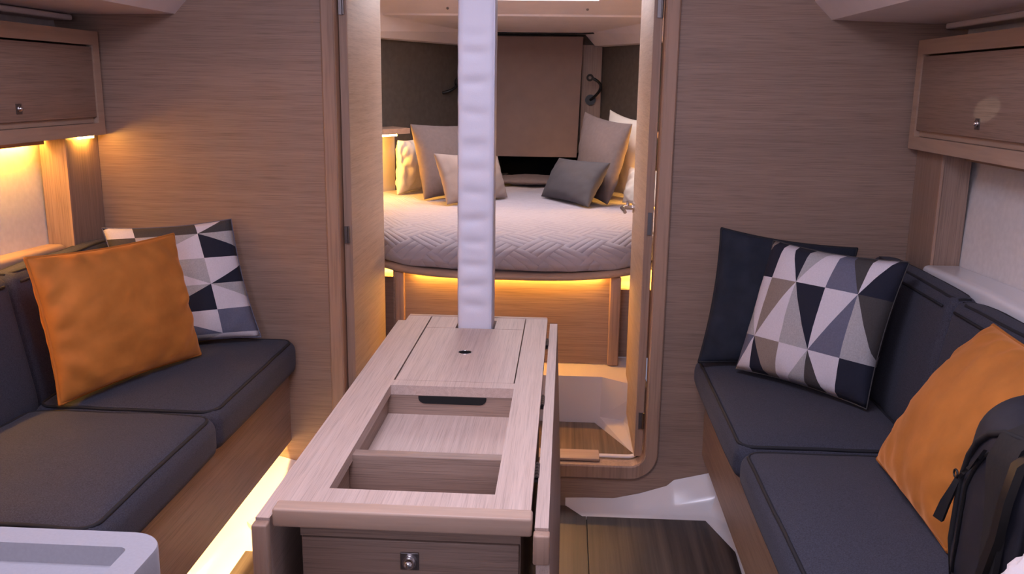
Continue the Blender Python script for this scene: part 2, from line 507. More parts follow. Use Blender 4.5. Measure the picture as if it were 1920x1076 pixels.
# moulded sole liner, each side
def liner(side):
    X = (lambda x: x) if side > 0 else mir
    A = [(0.026, 2.562), (0.074, 2.493), (0.174, 2.493), (0.255, 2.495), (0.335, 2.497), (0.36, 2.497), (0.443, 2.498), (0.498, 2.312), (0.492, 2.19), (0.49, 0.9)]
    if side < 0:
        A = [(x, min(y, 2.21)) for x, y in A[:7]] + [(0.452, 2.205), (0.454, 2.1), (0.456, 0.9)]
    Cc = [(0.026, 2.598, 0.056), (0.092, 2.598, 0.059), (0.174, 2.598, 0.060), (0.255, 2.598, 0.080), (0.335, 2.598, 0.108), (0.356, 2.598, 0.128), (0.50, 2.598, 0.165), (0.70, 2.45, 0.25), (0.72, 2.19, 0.26), (0.72, 0.9, 0.26)]
    rows = 7
    v = []
    for k in range(rows):
        t = k / (rows - 1)
        for (ax, ay), (cx, cy, cz) in zip(A, Cc):
            zz = (ZF - 0.004) + (cz - ZF + 0.004) * (0.25 * t if t < 0.34 else (0.085 + (t - 0.34) / 0.66 * 0.915) if t < 0.9 else 1.0)
            zz = min(zz, cz)
            v.append((X(ax + (cx - ax) * t), ay + (cy - ay) * t, zz))
    n = len(A); f = []
    for k in range(rows - 1):
        for j in range(n - 1):
            a = k * n + j
            f.append((a, a + 1, a + n + 1, a + n))
    m = MB().add(v, f)
    # skirt so the liner has body
    base = len(m.v)
    m.v += [Vector((p.x, p.y, -0.02)) for p in m.v[:n]]
    for j in range(n - 1):
        m.f.append((j, base + j, base + j + 1, j + 1)); m.mi.append(0)
    o = m.build('trim_9' if side > 0 else 'trim_10', 'gelcoat', smooth='auto', origin='world')
    o['kind'] = 'structure'
    o['label'] = 'white moulded sole liner rising to the ' + ('unlit settee' if side > 0 else 'lit settee')
    return o
liner(1); liner(-1)
blk = MB()
blk.prism([(-0.885, 2.33), (-0.80, 2.24), (-0.76, 2.24), (-0.76, 2.40), (-0.83, 2.46)], 'z', 0.04, 0.072)
t = blk.build('trim_11', 'gelcoat', origin='world'); t['kind'] = 'structure'; t['label'] = 'low raised step of the moulded sole beside the table'
m = MB().box(-0.832, -0.816, 2.226, 2.246, 0.058, 0.088, 0.002)
ft = m.build('floor_fitting', 'fitting_white', smooth='auto')
tag(ft, 'tiny white fitting with dark slots on the lit floor moulding', 'fitting')
for dz in (0.066, 0.073, 0.080):
    MB().box(-0.829, -0.819, 2.2248, 2.2262, dz, dz + 0.003).build('slot', 'black_plastic', parent=ft)

# ------------------------------------------------------------------ settees
def settee(side):
    X = (lambda x: x) if side > 0 else mir
    y0 = 1.30 if side < 0 else 0.85
    def bx(a, b, *r, **k):
        a, b = sorted((X(a), X(b)))
        return MB().box(a, b, *r, **k)
    t = thing('settee', 'oak settee base lit by a warm strip underneath' if side < 0 else 'unlit oak settee base above the white sole liner', 'settee', (X(0.7), 1.9, 0.05))
    zt = 0.437
    bx(0.436, 0.456, y0, 2.597, 0.214, zt).build('front_panel', 'oak_y', parent=t)
    bx(0.456, 0.96, y0, 2.597, zt - 0.018, zt).build('seat_board', 'oak_y', parent=t)
    bx(0.74, 0.76, y0, 2.597, 0.05, zt - 0.018).build('rear_panel', 'gelcoat_satin', parent=t)
    bx(0.456, 0.74, y0, y0 + 0.02, 0.27, zt - 0.018).build('end_panel', 'oak_x', parent=t)
    return t
settee(-1); settee(1)

def cushion(name, label, group, X, x0, x1, y0, y1, z0, z1, crown=0.014, r=0.03, seed=1.0, warp=None):
    a, b = sorted((X(x0), X(x1)))
    cx, cy = (a + b) / 2, (y0 + y1) / 2
    def fn(p):
        u = (p.x - cx) / ((b - a) / 2); w = (p.y - cy) / ((y1 - y0) / 2)
        k = max(0, 1 - u ** 4) * max(0, 1 - w ** 4)
        h = (p.z - z0) / (z1 - z0)
        q = Vector(p)
        q.z += crown * k * h
        s_ = 1 - (2 * h - 1) ** 2
        q.x += (1 if p.x > cx else -1) * 0.006 * s_ * (1 if abs(u) > 0.9 else 0) * max(0, 1 - w ** 4)
        q.z += 0.003 * fbm(p, 7, seed) * h
        if warp: q = warp(q)
        return q
    t = MB().rbox(a, b, y0, y1, z0, z1, r, 4, fn, nsub=14).build(name, 'upholstery', smooth=True)
    tag(t, label, 'cushion', group)
    # piping along the upper edge
    pts = []
    e = 0.012; rc = 0.035
    for (qx, qy, a0) in ((b - e - rc, y1 - e - rc, 0), (a + e + rc, y1 - e - rc, 90), (a + e + rc, y0 + e + rc, 180), (b - e - rc, y0 + e + rc, 270)):
        for i in range(6):
            an = math.radians(a0 + 18 * i)
            pts.append((qx + rc * math.cos(an), qy + rc * math.sin(an)))
    # densify
    P = []
    for i in range(len(pts)):
        p, q = Vector(pts[i]), Vector(pts[(i + 1) % len(pts)])
        k = max(1, int((q - p).length / 0.04))
        for j in range(k):
            c = p.lerp(q, j / k)
            P.append(fn(Vector((c.x, c.y, z1 - 0.0045))))
    MB().tube(P, 0.0042, 6, closed=True).build('piping', 'piping_dark', parent=t, smooth=True)
    return t
XL = mir; XR = lambda x: x
cushion('seat_cushion', 'charcoal seat cushion under the velvet and print pillows beside the lit cabinet', 'settee seat cushions', XL, 0.405, 0.862, 1.958, 2.594, 0.438, 0.542, seed=1)
cushion('seat_cushion', 'charcoal seat cushion with nothing on it behind the grey worktop', 'settee seat cushions', XL, 0.402, 0.862, 1.385, 1.952, 0.438, 0.540, crown=0.02, seed=2)
cushion('seat_cushion', 'charcoal seat cushion under the print and navy pillows', 'settee seat cushions', XR, 0.395, 0.812, 1.905, 2.594, 0.438, 0.524, seed=3)
cushion('seat_cushion', 'charcoal seat cushion under the backpack and orange pillow', 'settee seat cushions', XR, 0.400, 0.812, 0.90, 1.899, 0.438, 0.522, crown=0.02, seed=4)
def back_cushion(side, y0, y1, label, seed):
    X = (lambda x: x) if side > 0 else mir
    s = 1 if side > 0 else -1
    def warp(q):
        q = Vector(q)
        q.x += s * max(0.0, q.z - 0.545) * 0.17
        return q
    bx_ = 0.826 if side > 0 else 0.874
    t = cushion('back_cushion', label, 'settee back cushions', X, bx_, bx_ + 0.066, y0, y1, 0.440, 0.842, crown=0.006, r=0.022, seed=seed, warp=warp)
    # welt across the front face
    fx = X(bx_ - 0.004)
    m = MB()
    pts = [warp((fx, y0 + 0.03 + (y1 - y0 - 0.06) * i / 10, 0.822)) for i in range(11)]
    m.tube(pts, 0.003, 6)
    m.build('welt', 'piping_dark', parent=t, smooth=True)
    return t
back_cushion(-1, 2.035, 2.59, 'charcoal back cushion behind the orange and print pillows by the lit wall', 5)
back_cushion(-1, 1.385, 2.029, 'charcoal back cushion beside the orange pillow below the lit wall', 6)
back_cushion(1, 2.035, 2.59, 'charcoal back cushion behind the patterned pillow', 7)
back_cushion(1, 0.90, 2.029, 'charcoal back cushion behind the orange pillow and backpack', 8)

# ledge behind each backrest
for s in (-1, 1):
    X = (lambda x: x) if s > 0 else mir
    a, b = sorted((X(0.950 if s > 0 else 0.992), X(1.052)))
    t = MB().rbox(a, b, 0.6, 2.412 if s < 0 else 2.414, 0.60, 0.858, 0.014, 4, fn=lambda p: p + Vector((0, 0, 0.006 * math.sin(p.y * 7) if p.z > 0.8 else 0)), nsub=10).build('trim_12' if s > 0 else 'trim_13', 'gelcoat' if s > 0 else 'oak_solid_y', smooth=True, origin='world')
    t['kind'] = 'structure'; t['label'] = ('glossy white moulded ledge' if s > 0 else 'oak ledge in warm light') + ' behind the back cushions'

# ------------------------------------------------------------------ wall lockers
def locker(side):
    X = (lambda x: x) if side > 0 else mir
    def bx(m, a, b, *r, **k):
        a, b = sorted((X(a), X(b)))
        return m.box(a, b, *r, **k)
    ys = 0.55
    t = thing('wall_locker', 'oak wall locker with warm light glowing beneath it' if side < 0 else 'oak wall locker without light, catching a small sun fleck', 'cabinet', (X(1.0), 1.6, 1.14))
    m = MB()
    bx(m, 0.962, 1.066, ys, 2.586, 1.148, 1.155)
    bx(m, 0.962, 1.066, ys, 2.586, 1.424, 1.431)
    bx(m, 1.058, 1.066, ys, 2.586, 1.155, 1.424)
    bx(m, 0.962, 1.058, ys, ys + 0.015, 1.155, 1.424)
    m.build('carcass', 'oak_y', parent=t)
    m = MB(); bx(m, 1.029, 1.034, ys, 2.41, 1.127, 1.148)
    m.build('added_light_shield', 'oak_solid_y', parent=t)  # lip added to block the strip light towards the cabin
    fx0, fx1 = 0.944, 0.962
    m = MB()
    bx(m, fx0, fx1, ys, 2.586, 1.396, 1.434, 0)
    bx(m, fx0, fx1, ys, 2.586, 1.146, 1.180, 0)
    for a, b in ((2.552, 2.586), (1.535, 1.575), (ys, ys + 0.035)):
        bx(m, fx0, fx1, a, b, 1.180, 1.396, 0)
    m.build('face_frame', 'oak_solid_y', parent=t)
    for (a, b, ky) in ((1.580, 2.548, 2.175), (ys + 0.04, 1.530, 1.06)):
        d = MB(); bx(d, 0.9465, 0.9585, a, b, 1.197, 1.391, bev=0.0015)
        d = d.build('door', 'oak_y', parent=t, smooth='auto')
        k = MB()
        c = X(0.9465); s = -1 if side > 0 else 1
        aa, bb = sorted((c, c + s * 0.0025))
        k.box(aa, bb, ky - 0.011, ky + 0.011, 1.216, 1.241)
        k.build('latch_plate', 'dark_steel', parent=d)
        k = MB().ball((c + s * 0.005, ky, 1.229), 0.0065, 10); k.disc((c + s * 0.002, ky, 1.229), (s, 0, 0), 0.008, 0.003, 14)
        k.build('knob', 'chrome', parent=d, smooth=True)
        g = MB(); bx(g, 0.957, 0.961, a, b, 1.181, 1.196)
        g.build('finger_recess', 'oak_solid_y', parent=t)
    return t
locker(-1); locker(1)
# warm strip under the left locker
a = MB().box(-1.444, -1.434, 0.7, 2.40, 1.1385, 1.1465).build('led_strip', 'led_cabinet')
tag(a, 'long glowing warm light strip under the wall locker against the hull side', 'light strip', 'warm light strips')
a = MB().box(-1.361, -1.353, 2.47, 2.545, 1.1385, 1.1465).build('led_strip', 'led_cabinet')
tag(a, 'short glowing warm light strip under the locker beside the oak pillar', 'light strip', 'warm light strips')
a = MB().box(-0.90, -0.875, 1.34, 2.58, 0.406, 0.416).build('led_strip', 'led_settee')
tag(a, 'glowing warm light strip hidden beneath the settee base', 'light strip', 'warm light strips')

# ------------------------------------------------------------------ table
T = thing('saloon_table', 'oak drop-leaf saloon table with open tray and drawer', 'table', (-0.214, 1.69, ZF))
ZT = 0.72
m = MB()
for (x0, x1, y0, y1) in ((-0.392, -0.334, 1.166, 2.232), (-0.090, -0.036, 1.166, 2.232), (-0.334, -0.090, 1.166, 1.212),
                         (-0.334, -0.090, 1.683, 1.715)):
    m.box(x0, x1, y0, y1, ZT - 0.02, ZT)
m.build('top_frame', 'oak_top_y', parent=T)
MB().rbox(-0.396, -0.033, 1.136, 1.166, ZT - 0.026, ZT + 0.002, 0.004, 3).build('front_nosing', 'oak_solid_x', parent=T, smooth='auto')
MB().rbox(-0.392, -0.036, 2.232, 2.246, ZT - 0.022, ZT + 0.0015, 0.003, 2).build('rear_nosing', 'oak_solid_x', parent=T, smooth='auto')
# lid with finger hole
def lid_mesh():
    x0, x1, y0, y1 = -0.3305, -0.0925, 1.7165, 2.122
    hx, hy, r = -0.213, 1.921, 0.0145
    n = 24; v = []; f = []
    rim = []
    for k in range(n):
        an = 2 * math.pi * k / n
        c, s_ = math.cos(an), math.sin(an)
        tx = ((x1 if c > 0 else x0) - hx) / c if abs(c) > 1e-9 else 1e9
        ty = ((y1 if s_ > 0 else y0) - hy) / s_ if abs(s_) > 1e-9 else 1e9
        rim.append((hx + c * min(tx, ty), hy + s_ * min(tx, ty)))
    # force exact corners
    for cx_, cy_ in ((x0, y0), (x1, y0), (x1, y1), (x0, y1)):
        i = min(range(n), key=lambda q: (rim[q][0] - cx_) ** 2 + (rim[q][1] - cy_) ** 2)
        rim[i] = (cx_, cy_)
    for z in (ZT, ZT - 0.018):
        for k in range(n): v.append((hx + r * math.cos(2 * math.pi * k / n), hy + r * math.sin(2 * math.pi * k / n), z))
        for p in rim: v.append((p[0], p[1], z))
    for k in range(n):
        l = (k + 1) % n
        f += [(k, l, n + l, n + k), (2 * n + k, 3 * n + k, 3 * n + l, 2 * n + l), (k, 2 * n + k, 2 * n + l, l), (n + k, n + l, 3 * n + l, 3 * n + k)]
    return MB().add(v, f)
ld = lid_mesh().build('lid', 'oak_top_y', parent=T)
ring = MB().tube([(-0.213 + 0.0148 * math.cos(a * math.pi / 12), 1.921 + 0.0148 * math.sin(a * math.pi / 12), ZT - 0.0004) for a in range(24)], 0.0010, 8, closed=True)
ring.build('finger_ring', 'chrome', parent=ld, smooth=True)
MB().tube([(-0.213, 1.921, ZT - 0.0012), (-0.213, 1.921, ZT - 0.022)], 0.01425, 24, caps=False).build('dark_finger_sleeve', 'locker_black', parent=ld, smooth=True)  # black tube added so the finger hole is dark inside
PX0, PX1, PY0, PY1 = -0.2545, -0.168, 2.128, 2.196
for (x0, x1, y0, y1) in ((-0.3305, -0.259, 2.1245, 2.230), (-0.1635, -0.0925, 2.1245, 2.230), (-0.259, -0.1635, 2.203, 2.230)):
    MB().box(x0, x1, y0, y1, ZT - 0.018, ZT).build('rear_filler', 'oak_top_y', parent=T)
# black block put in for the shade below the lid gaps
m = MB().box(-0.334, -0.090, 1.69, 2.124, 0.655, 0.695); m.build('lid_gap_shade', 'black_rubber', parent=T)
# tray
tr = MB()
tr.box(-0.352, -0.074, 1.38, 1.69, 0.652, 0.660)
tr.build('tray_floor', 'oak_top_y', parent=T)
MB().box(-0.352, -0.074, 1.2, 1.357, 0.612, 0.620).build('front_well_floor', 'oak_top_y', parent=T)
MB().box(-0.340, -0.086, 1.357, 1.380, 0.620, 0.711, 0.0015).build('divider', 'oak_x', parent=T, smooth='auto')
m = MB(); m.box(-0.362, -0.340, 1.2, 1.69, 0.60, 0.6995); m.box(-0.086, -0.064, 1.2, 1.69, 0.60, 0.6995)
m.box(-0.340, -0.086, 1.190, 1.206, 0.60, 0.6995)
m.build('well_sides', 'oak_y', parent=T)
# rear wall of the tray with the hand slot
bw = MB().box(-0.340, -0.086, 1.6835, 1.6895, 0.66, 0.6995).build('tray_back', 'oak_x', parent=T)
poly = []
for i in range(7):
    an = math.pi + i / 6 * math.pi / 2; poly.append((-0.265 + 0.014 * math.cos(an), 0.6955 + 0.012 * math.sin(an)))
for i in range(7):
    an = 1.5 * math.pi + i / 6 * math.pi / 2; poly.append((-0.158 + 0.014 * math.cos(an), 0.6955 + 0.012 * math.sin(an)))
poly += [(-0.144, 0.699), (-0.279, 0.699)]
MB().prism(poly, 'y', 1.6822, 1.6837).build('hand_slot_shade', 'locker_black', parent=bw)  # flat black plate stands for the shade in the slot opening
# cabinet below
m = MB()
m.box(-0.368, -0.362, 1.180, 2.20, ZF, 0.699); m.box(-0.064, -0.050, 1.180, 2.20, ZF, 0.699); m.box(-0.362, -0.064, 2.186, 2.20, ZF, 0.699)
m.box(-0.362, -0.064, 1.19, 2.186, ZF, 0.08)
m.build('carcass', 'oak_z', parent=T)
MB().box(-0.368, -0.050, 1.174, 1.190, 0.6635, 0.6935).build('drawer_rail', 'oak_x', parent=T)
dw = MB().box(-0.366, -0.052, 1.172, 1.190, 0.42, 0.6615, 0.0015).build('drawer', 'oak_x', parent=T, smooth='auto')
MB().box(-0.2225, -0.1955, 1.169, 1.1722, 0.618, 0.645, 0.001).build('latch_plate', 'dark_steel', parent=dw)
k = MB().disc((-0.209, 1.1695, 0.6315), (0, -1, 0), 0.0105, 0.004, 20); k.ball((-0.209, 1.1625, 0.6315), 0.008, 12)
k.build('knob', 'chrome', parent=dw, smooth='auto')
MB().box(-0.366, -0.052, 1.172, 1.190, ZF, 0.416).build('lower_front', 'oak_x', parent=T)
# hanging leaves
def hang(x0t, x1t, x0b, x1b, name, zt, zb):
    m = MB()
    m.add([(x0t, 1.14, zt), (x1t, 1.14, zt), (x1b, 1.14, zb), (x0b, 1.14, zb), (x0t, 2.236, zt), (x1t, 2.236, zt), (x1b, 2.236, zb), (x0b, 2.236, zb)],
          [(0, 1, 2, 3), (4, 7, 6, 5), (0, 4, 5, 1), (1, 5, 6, 2), (2, 6, 7, 3), (3, 7, 4, 0)])
    return m.build(name, 'oak_top_y', parent=T)
hang(-0.4205, -0.4005, -0.425, -0.405, 'drop_leaf', 0.706, 0.30)
rl = hang(-0.0295, -0.0105, -0.011, 0.009, 'drop_leaf', 0.7075, 0.26)
MB().rbox(-0.031, -0.008, 1.122, 1.1395, 0.660, 0.7045, 0.003, 2).build('leaf_lipping', 'oak_solid_z', parent=rl, smooth='auto')
MB().rbox(-0.4215, -0.3995, 1.122, 1.1395, 0.30, 0.703, 0.003, 2).build('leaf_lipping', 'oak_solid_z', parent=T, smooth='auto')
for y in (1.33, 1.655, 2.06):
    m = MB().box(-0.0365, -0.0285, y - 0.028, y + 0.028, 0.700, 0.7075)
    for q in range(5):
        m.tube([(-0.0325, y - 0.028 + q * 0.0115, 0.7075), (-0.0325, y - 0.019 + q * 0.0115, 0.7075)], 0.0032, 8)
    m.build('hinge', 'dark_steel', parent=T)

# ------------------------------------------------------------------ compression post, leather wrapped
def post():
    n_z = 260; n_s = 40
    z0, z1 = ZT - 0.018, 1.938
    hx, hy = (PX1 - PX0) / 2, (PY1 - PY0) / 2
    cx, cy = (PX0 + PX1) / 2, (PY0 + PY1) / 2
    r = 0.009
    wr = [(1.372, .8), (1.305, 1.0), (1.235, .7), (1.165, .8), (1.105, .6), (1.05, .8), (0.985, 1.0), (0.93, .8), (0.875, 1.0), (0.825, .9), (0.775, .8), (1.41, .3), (1.15, .5), (0.90, .5)]
    ring_pts = []
    per = []
    for k in range(n_s):
        a = 2 * math.pi * (k + 0.5) / n_s
        c, s_ = math.cos(a), math.sin(a)
        t = min(hx / max(abs(c), 1e-9), hy / max(abs(s_), 1e-9))
        p = Vector((c * t, s_ * t))
        q = Vector((min(max(p.x, -hx + r), hx - r), min(max(p.y, -hy + r), hy - r)))
        d = p - q
        if d.length > 1e-9: p = q + d.normalized() * r
        per.append(p)
    v = []; f = []
    for i in range(n_z + 1):
        z = z0 + (z1 - z0) * i / n_z
        for p in per:
            off = 0.0
            for j, (wz, amp) in enumerate(wr):
                tilt = 0.003 * math.sin(j * 2.3) * p.x / hx + 0.003 * (p.x / hx) ** 2
                d = (z - wz - tilt) / 0.012
                off += -amp * 0.0050 * math.exp(-d * d) * max(0.0, 1 - ((p.x / hx + 0.12) / 0.86) ** 2)
                d2 = (z - wz - tilt - 0.022) / 0.015
                off += amp * 0.0016 * math.exp(-d2 * d2)
            if p.y > 0: off *= 0.3
            off += 0.0008 * fbm((p.x, p.y, z), 9)
            dirv = Vector((p.x / hx, p.y / hy)); dirv = Vector((dirv.x if abs(dirv.x) > 0.93 else 0, dirv.y if abs(dirv.y) > 0.9 else 0))
            if dirv.length > 0: dirv.normalize()
            v.append((cx + p.x + dirv.x * off * 0.5, cy + p.y + dirv.y * off, z))
    for i in range(n_z):
        for k in range(n_s):
            l = (k + 1) % n_s
            f.append((i * n_s + k, i * n_s + l, (i + 1) * n_s + l, (i + 1) * n_s + k))
    f.append(tuple(range(n_s))[::-1]); f.append(tuple(n_z * n_s + k for k in range(n_s)))
    o = MB().add(v, f).build('mast_post', 'leather_white', smooth=True)
    tag(o, 'white padded leather mast post standing through the table', 'post')
    m = MB().tube([(PX1 - 0.002, PY0 + 0.002, ZT), (PX1 - 0.002, PY0 + 0.002, 1.935)], 0.0016, 6)
    m.build('seam', 'leather_white', parent=o, smooth=True)
post()

# ------------------------------------------------------------------ pillows
def pillow_surface(BL, BR, TL, TR, th, pinch, nu, nv, sx=None, sy=None, bulge=0.42, seed=0, wrinkle=0.004, crease=0.0):
    """returns f(u,v,side) -> world point; u,v in 0..1"""
    BL, BR, TL, TR = map(Vector, (BL, BR, TL, TR))
    nrm = (BR - BL).cross(TL - BL).normalized()
    def base(u, v):
        a, b = 2 * u - 1, 2 * v - 1
        uu = 0.5 + 0.5 * a * (1 - pinch * (1 - b * b) ** 1.0 * abs(a) ** 3)
        vv = 0.5 + 0.5 * b * (1 - pinch * (1 - a * a) ** 1.0 * abs(b) ** 3)
        # rounded corner tips
        return BL.lerp(BR, uu).lerp(TL.lerp(TR, uu), vv)
    def F(u, v, side):
        a, b = 2 * u - 1, 2 * v - 1
        k = max(0.0, (1 - a * a) * (1 - b * b))
        h = th * k ** bulge
        w = wrinkle * fbm((a * 1.2, b * 1.2, side * 3 + seed), 1.6, seed) * min(1, k * 4)
        # radial creases running in from the edges
        ed = (1 - k) ** 2 * min(1, k * 5)
        w += 1.1 * wrinkle * ed * math.sin(9 * a * (1 + abs(b)) + seed) * math.sin(8 * b + 2 * seed)
        if crease:
            g = min(1, k * 9)
            ja = 3.0 * noise.noise(Vector((a * 2, b * 2, seed))); jb = 3.0 * noise.noise(Vector((a * 2 + 7, b * 2, seed)))
            ea = math.exp(-(1 - abs(a)) / 0.20) * (0.5 + 0.5 * noise.noise(Vector((b * 3, a, seed + 5))) * 1.6)
            eb = math.exp(-(1 - abs(b)) / 0.24) * (0.5 + 0.5 * noise.noise(Vector((a * 3, b, seed + 9))) * 1.6)
            w += crease * g * (ea * math.sin(17 * b - 5 * a + ja) + eb * math.sin(15 * a + 4 * b + jb))
        return base(u, v) + nrm * (side * (h + w))
    return F, base, nrm
def pillow(name, label, mat, BL, BR, TL, TR, th=0.055, pinch=0.07, n=26, group=None, piping=None, seed=1.0, wrinkle=0.004, bulge=0.42, crease=0.0):
    F, base, nrm = pillow_surface(BL, BR, TL, TR, th, pinch, n, n, seed=seed, wrinkle=wrinkle, bulge=bulge, crease=crease)
    ts = [0.5 - 0.5 * math.cos(math.pi * i / n) * (0.75 + 0.25 * abs(math.cos(math.pi * i / n))) for i in range(n + 1)]
    m = MB()
    for side in (1, -1):
        v = [F(ts[i], ts[j], side) for j in range(n + 1) for i in range(n + 1)]
        f = []
        for j in range(n):
            for i in range(n):
                a = j * (n + 1) + i
                f.append((a, a + 1, a + n + 2, a + n + 1))
        m.add(v, f)
    o = m.build(name, mat, smooth=True)
    tag(o, label, 'pillow', group)
    if piping:
        pts = [base(t, 0) for t in ts[:-1]] + [base(1, t) for t in ts[:-1]] + [base(1 - t, 1) for t in ts[:-1]] + [base(0, 1 - t) for t in ts[:-1]]
        MB().tube(pts, 0.0042, 6, closed=True).build('piping', piping, parent=o, smooth=True)
    return o
PR = ['print_white', 'print_light_grey', 'print_tan', 'print_slate', 'print_charcoal', 'print_navy']
W_, G_, T_, S_, C_, N_ = range(6)
def print_pillow(name, label, BL, BR, TL, TR, colseg, rowseg, table, th=0.055, pinch=0.06, group=None, seed=1.0, offc=0, offr=0, nn=11, edge='print_slate'):
    """colseg/rowseg: number of sub-steps of each column and row (a full one has nn); the first may be cut, offc/offr say how far.
    table[row][col] = (diagonal, colour above, colour below); rows from the bottom."""
    U = []; Vv = []
    for c, k in enumerate(colseg):
        for q in range(k): U.append((c, (nn - k if c == 0 else 0) + q))
    for r_, k in enumerate(rowseg):
        for q in range(k): Vv.append((r_, (nn - k if r_ == 0 else 0) + q))
    nu, nv = len(U), len(Vv)
    F, base, nrm = pillow_surface(BL, BR, TL, TR, th, pinch, nu, nv, seed=seed, wrinkle=0.004)
    m = MB()
    def E(t):        # ease so that the rim is a little finer
        return t
    for side in (1, -1):
        b0 = len(m.v)
        for j in range(nv + 1):
            for i in range(nu + 1):
                m.v.append(F(E(i / nu), E(j / nv), side))
        for j in range(nv):
            for i in range(nu):
                c, ci = U[i]; r_, rj = Vv[j]
                dg, up, dn = table[r_][c]
                a = b0 + j * (nu + 1) + i; b = a + 1; d = a + nu + 1; e = d + 1
                if dg == '/':
                    if ci == rj: tri = [((a, e, d), up), ((a, b, e), dn)]
                    else: tri = [((a, b, e, d), up if rj > ci else dn)]
                else:
                    cc = nn - 1 - ci
                    if cc == rj: tri = [((b, e, d), up), ((a, b, d), dn)]
                    else: tri = [((a, b, e, d), up if rj > cc else dn)]
                for t_, c_ in tri:
                    m.f.append(t_); m.mi.append(c_)
    o = m.build(name, PR, smooth=True)
    tag(o, label, 'pillow', group)
    n = 24
    ts = [i / n for i in range(n + 1)]
    pts = [base(t, 0) for t in ts[:-1]] + [base(1, t) for t in ts[:-1]] + [base(1 - t, 1) for t in ts[:-1]] + [base(0, 1 - t) for t in ts[:-1]]
    MB().tube(pts, 0.0018, 6, closed=True).build('edge_seam', edge, parent=o, smooth=True)
    return o

# left side: print pillow against the bulkhead, orange velvet pillow before it
tabL = [[('\\', S_, G_), ('/', G_, W_), ('/', W_, W_)],
        [('/', W_, S_), ('\\', W_, S_), ('/', S_, S_)],
        [('\\', S_, W_), ('/', G_, N_), ('\\', G_, W_)],
        [('/', W_, G_), ('\\', G_, W_), ('/', W_, N_)],
        [('\\', C_, W_), ('/', G_, W_), ('\\', G_, N_)],
        [('/', C_, W_), ('\\', C_, C_), ('/', W_, C_)]]
print_pillow('print_pillow', 'navy, grey and white triangle print pillow behind the orange velvet pillow with piped edge',
             (-1.195, 2.36, 0.56), (-0.885, 2.525, 0.565), (-1.278, 2.405, 0.900), (-0.970, 2.560, 0.910), [5, 11, 7], [3, 11, 11, 11, 11, 5], tabL, th=0.060, seed=3.0, group='triangle print pillows')
pillow('velvet_pillow', 'orange velvet pillow with piped edges in front of a triangle print pillow', 'velvet_orange',
       (-1.160, 1.925, 0.562), (-0.992, 2.335, 0.566), (-1.213, 1.935, 0.905), (-1.050, 2.345, 0.898), th=0.062, pinch=0.055, piping='velvet_piping', seed=2.0, wrinkle=0.007, crease=0.0065, n=56, group='orange velvet pillows')
# right side
pillow('velvet_pillow', 'plain dark navy pillow propped against the bulkhead in the settee corner', 'navy_velvet',
       (0.390, 2.475, 0.545), (0.760, 2.43, 0.548), (0.444, 2.555, 0.915), (0.812, 2.52, 0.872), th=0.045, pinch=0.06, seed=4.0, crease=0.004, n=44, piping='piping_dark')
tabR = [[('/', S_, W_), ('\\', T_, N_), ('/', W_, G_), ('\\', W_, C_), ('/', N_, N_)],
        [('\\', W_, G_), ('/', T_, W_), ('\\', N_, G_), ('/', W_, S_), ('\\', C_, G_)],
        [('/', T_, N_), ('\\', N_, W_), ('/', G_, W_), ('\\', C_, S_), ('/', W_, N_)]]
print_pillow('print_pillow', 'navy, white and grey triangle print pillow in front of the plain navy pillow',
             (0.480, 2.405, 0.550), (0.745, 2.125, 0.545), (0.570, 2.465, 0.900), (0.835, 2.195, 0.898), [7, 11, 11, 11, 10], [7, 11, 7], tabR, th=0.066, seed=6.0, group='triangle print pillows', edge='print_charcoal')
pillow('velvet_pillow', 'orange velvet pillow half hidden behind the black backpack', 'velvet_orange',
       (0.668, 1.810, 0.548), (0.655, 1.420, 0.550), (0.838, 1.751, 0.858), (0.782, 1.361, 0.880), th=0.070, pinch=0.02, seed=8.0, wrinkle=0.006, crease=0.004, n=48, group='orange velvet pillows', piping='velvet_piping')

# ------------------------------------------------------------------ backpack
B = thing('backpack', 'black nylon backpack standing on the seat beside the orange pillow', 'backpack', (0.70, 1.21, 0.545))
BX0, BX1, BY0, BY1, BZ0, BZ1 = 0.590, 0.812, 1.095, 1.325, 0.549, 0.885
def bag_fn(p):
    q = Vector(p)
    h = (q.z - BZ0) / (BZ1 - BZ0)
    q.x += 0.05 * max(0, h - 0.55) ** 1.5
    q.y -= 0.03 * max(0, h - 0.3) * (1 if q.y > 1.12 else -0.4)
    q += Vector((1, 0.5, 0.2)) * 0.007 * fbm(p, 8, 2.0)
    return q
MB().rbox(BX0, BX1, BY0, BY1, BZ0, BZ1, 0.066, 7, bag_fn, nsub=12).build('body', 'pack_nylon', parent=B, smooth=True)
def ribbon(pts, w, th, wd=(0, 1, 0)):
    m = MB(); wd = Vector(wd).normalized(); v = []; f = []
    P = [Vector(p) for p in pts]
    for i, p in enumerate(P):
        t = (P[min(i + 1, len(P) - 1)] - P[max(i - 1, 0)]).normalized(); nn_ = t.cross(wd).normalized()
        ww = w[i] if isinstance(w, (list, tuple)) else w
        for a, b in ((-1, -1), (1, -1), (1, 1), (-1, 1)):
            v.append(p + wd * a * ww / 2 + nn_ * b * th / 2)
    for i in range(len(P) - 1):
        for k in range(4):
            l = (k + 1) % 4
            f.append((i * 4 + k, i * 4 + l, i * 4 + 4 + l, i * 4 + 4 + k))
    f += [(3, 2, 1, 0), tuple((len(P) - 1) * 4 + k for k in range(4))]
    return m.add(v, f)
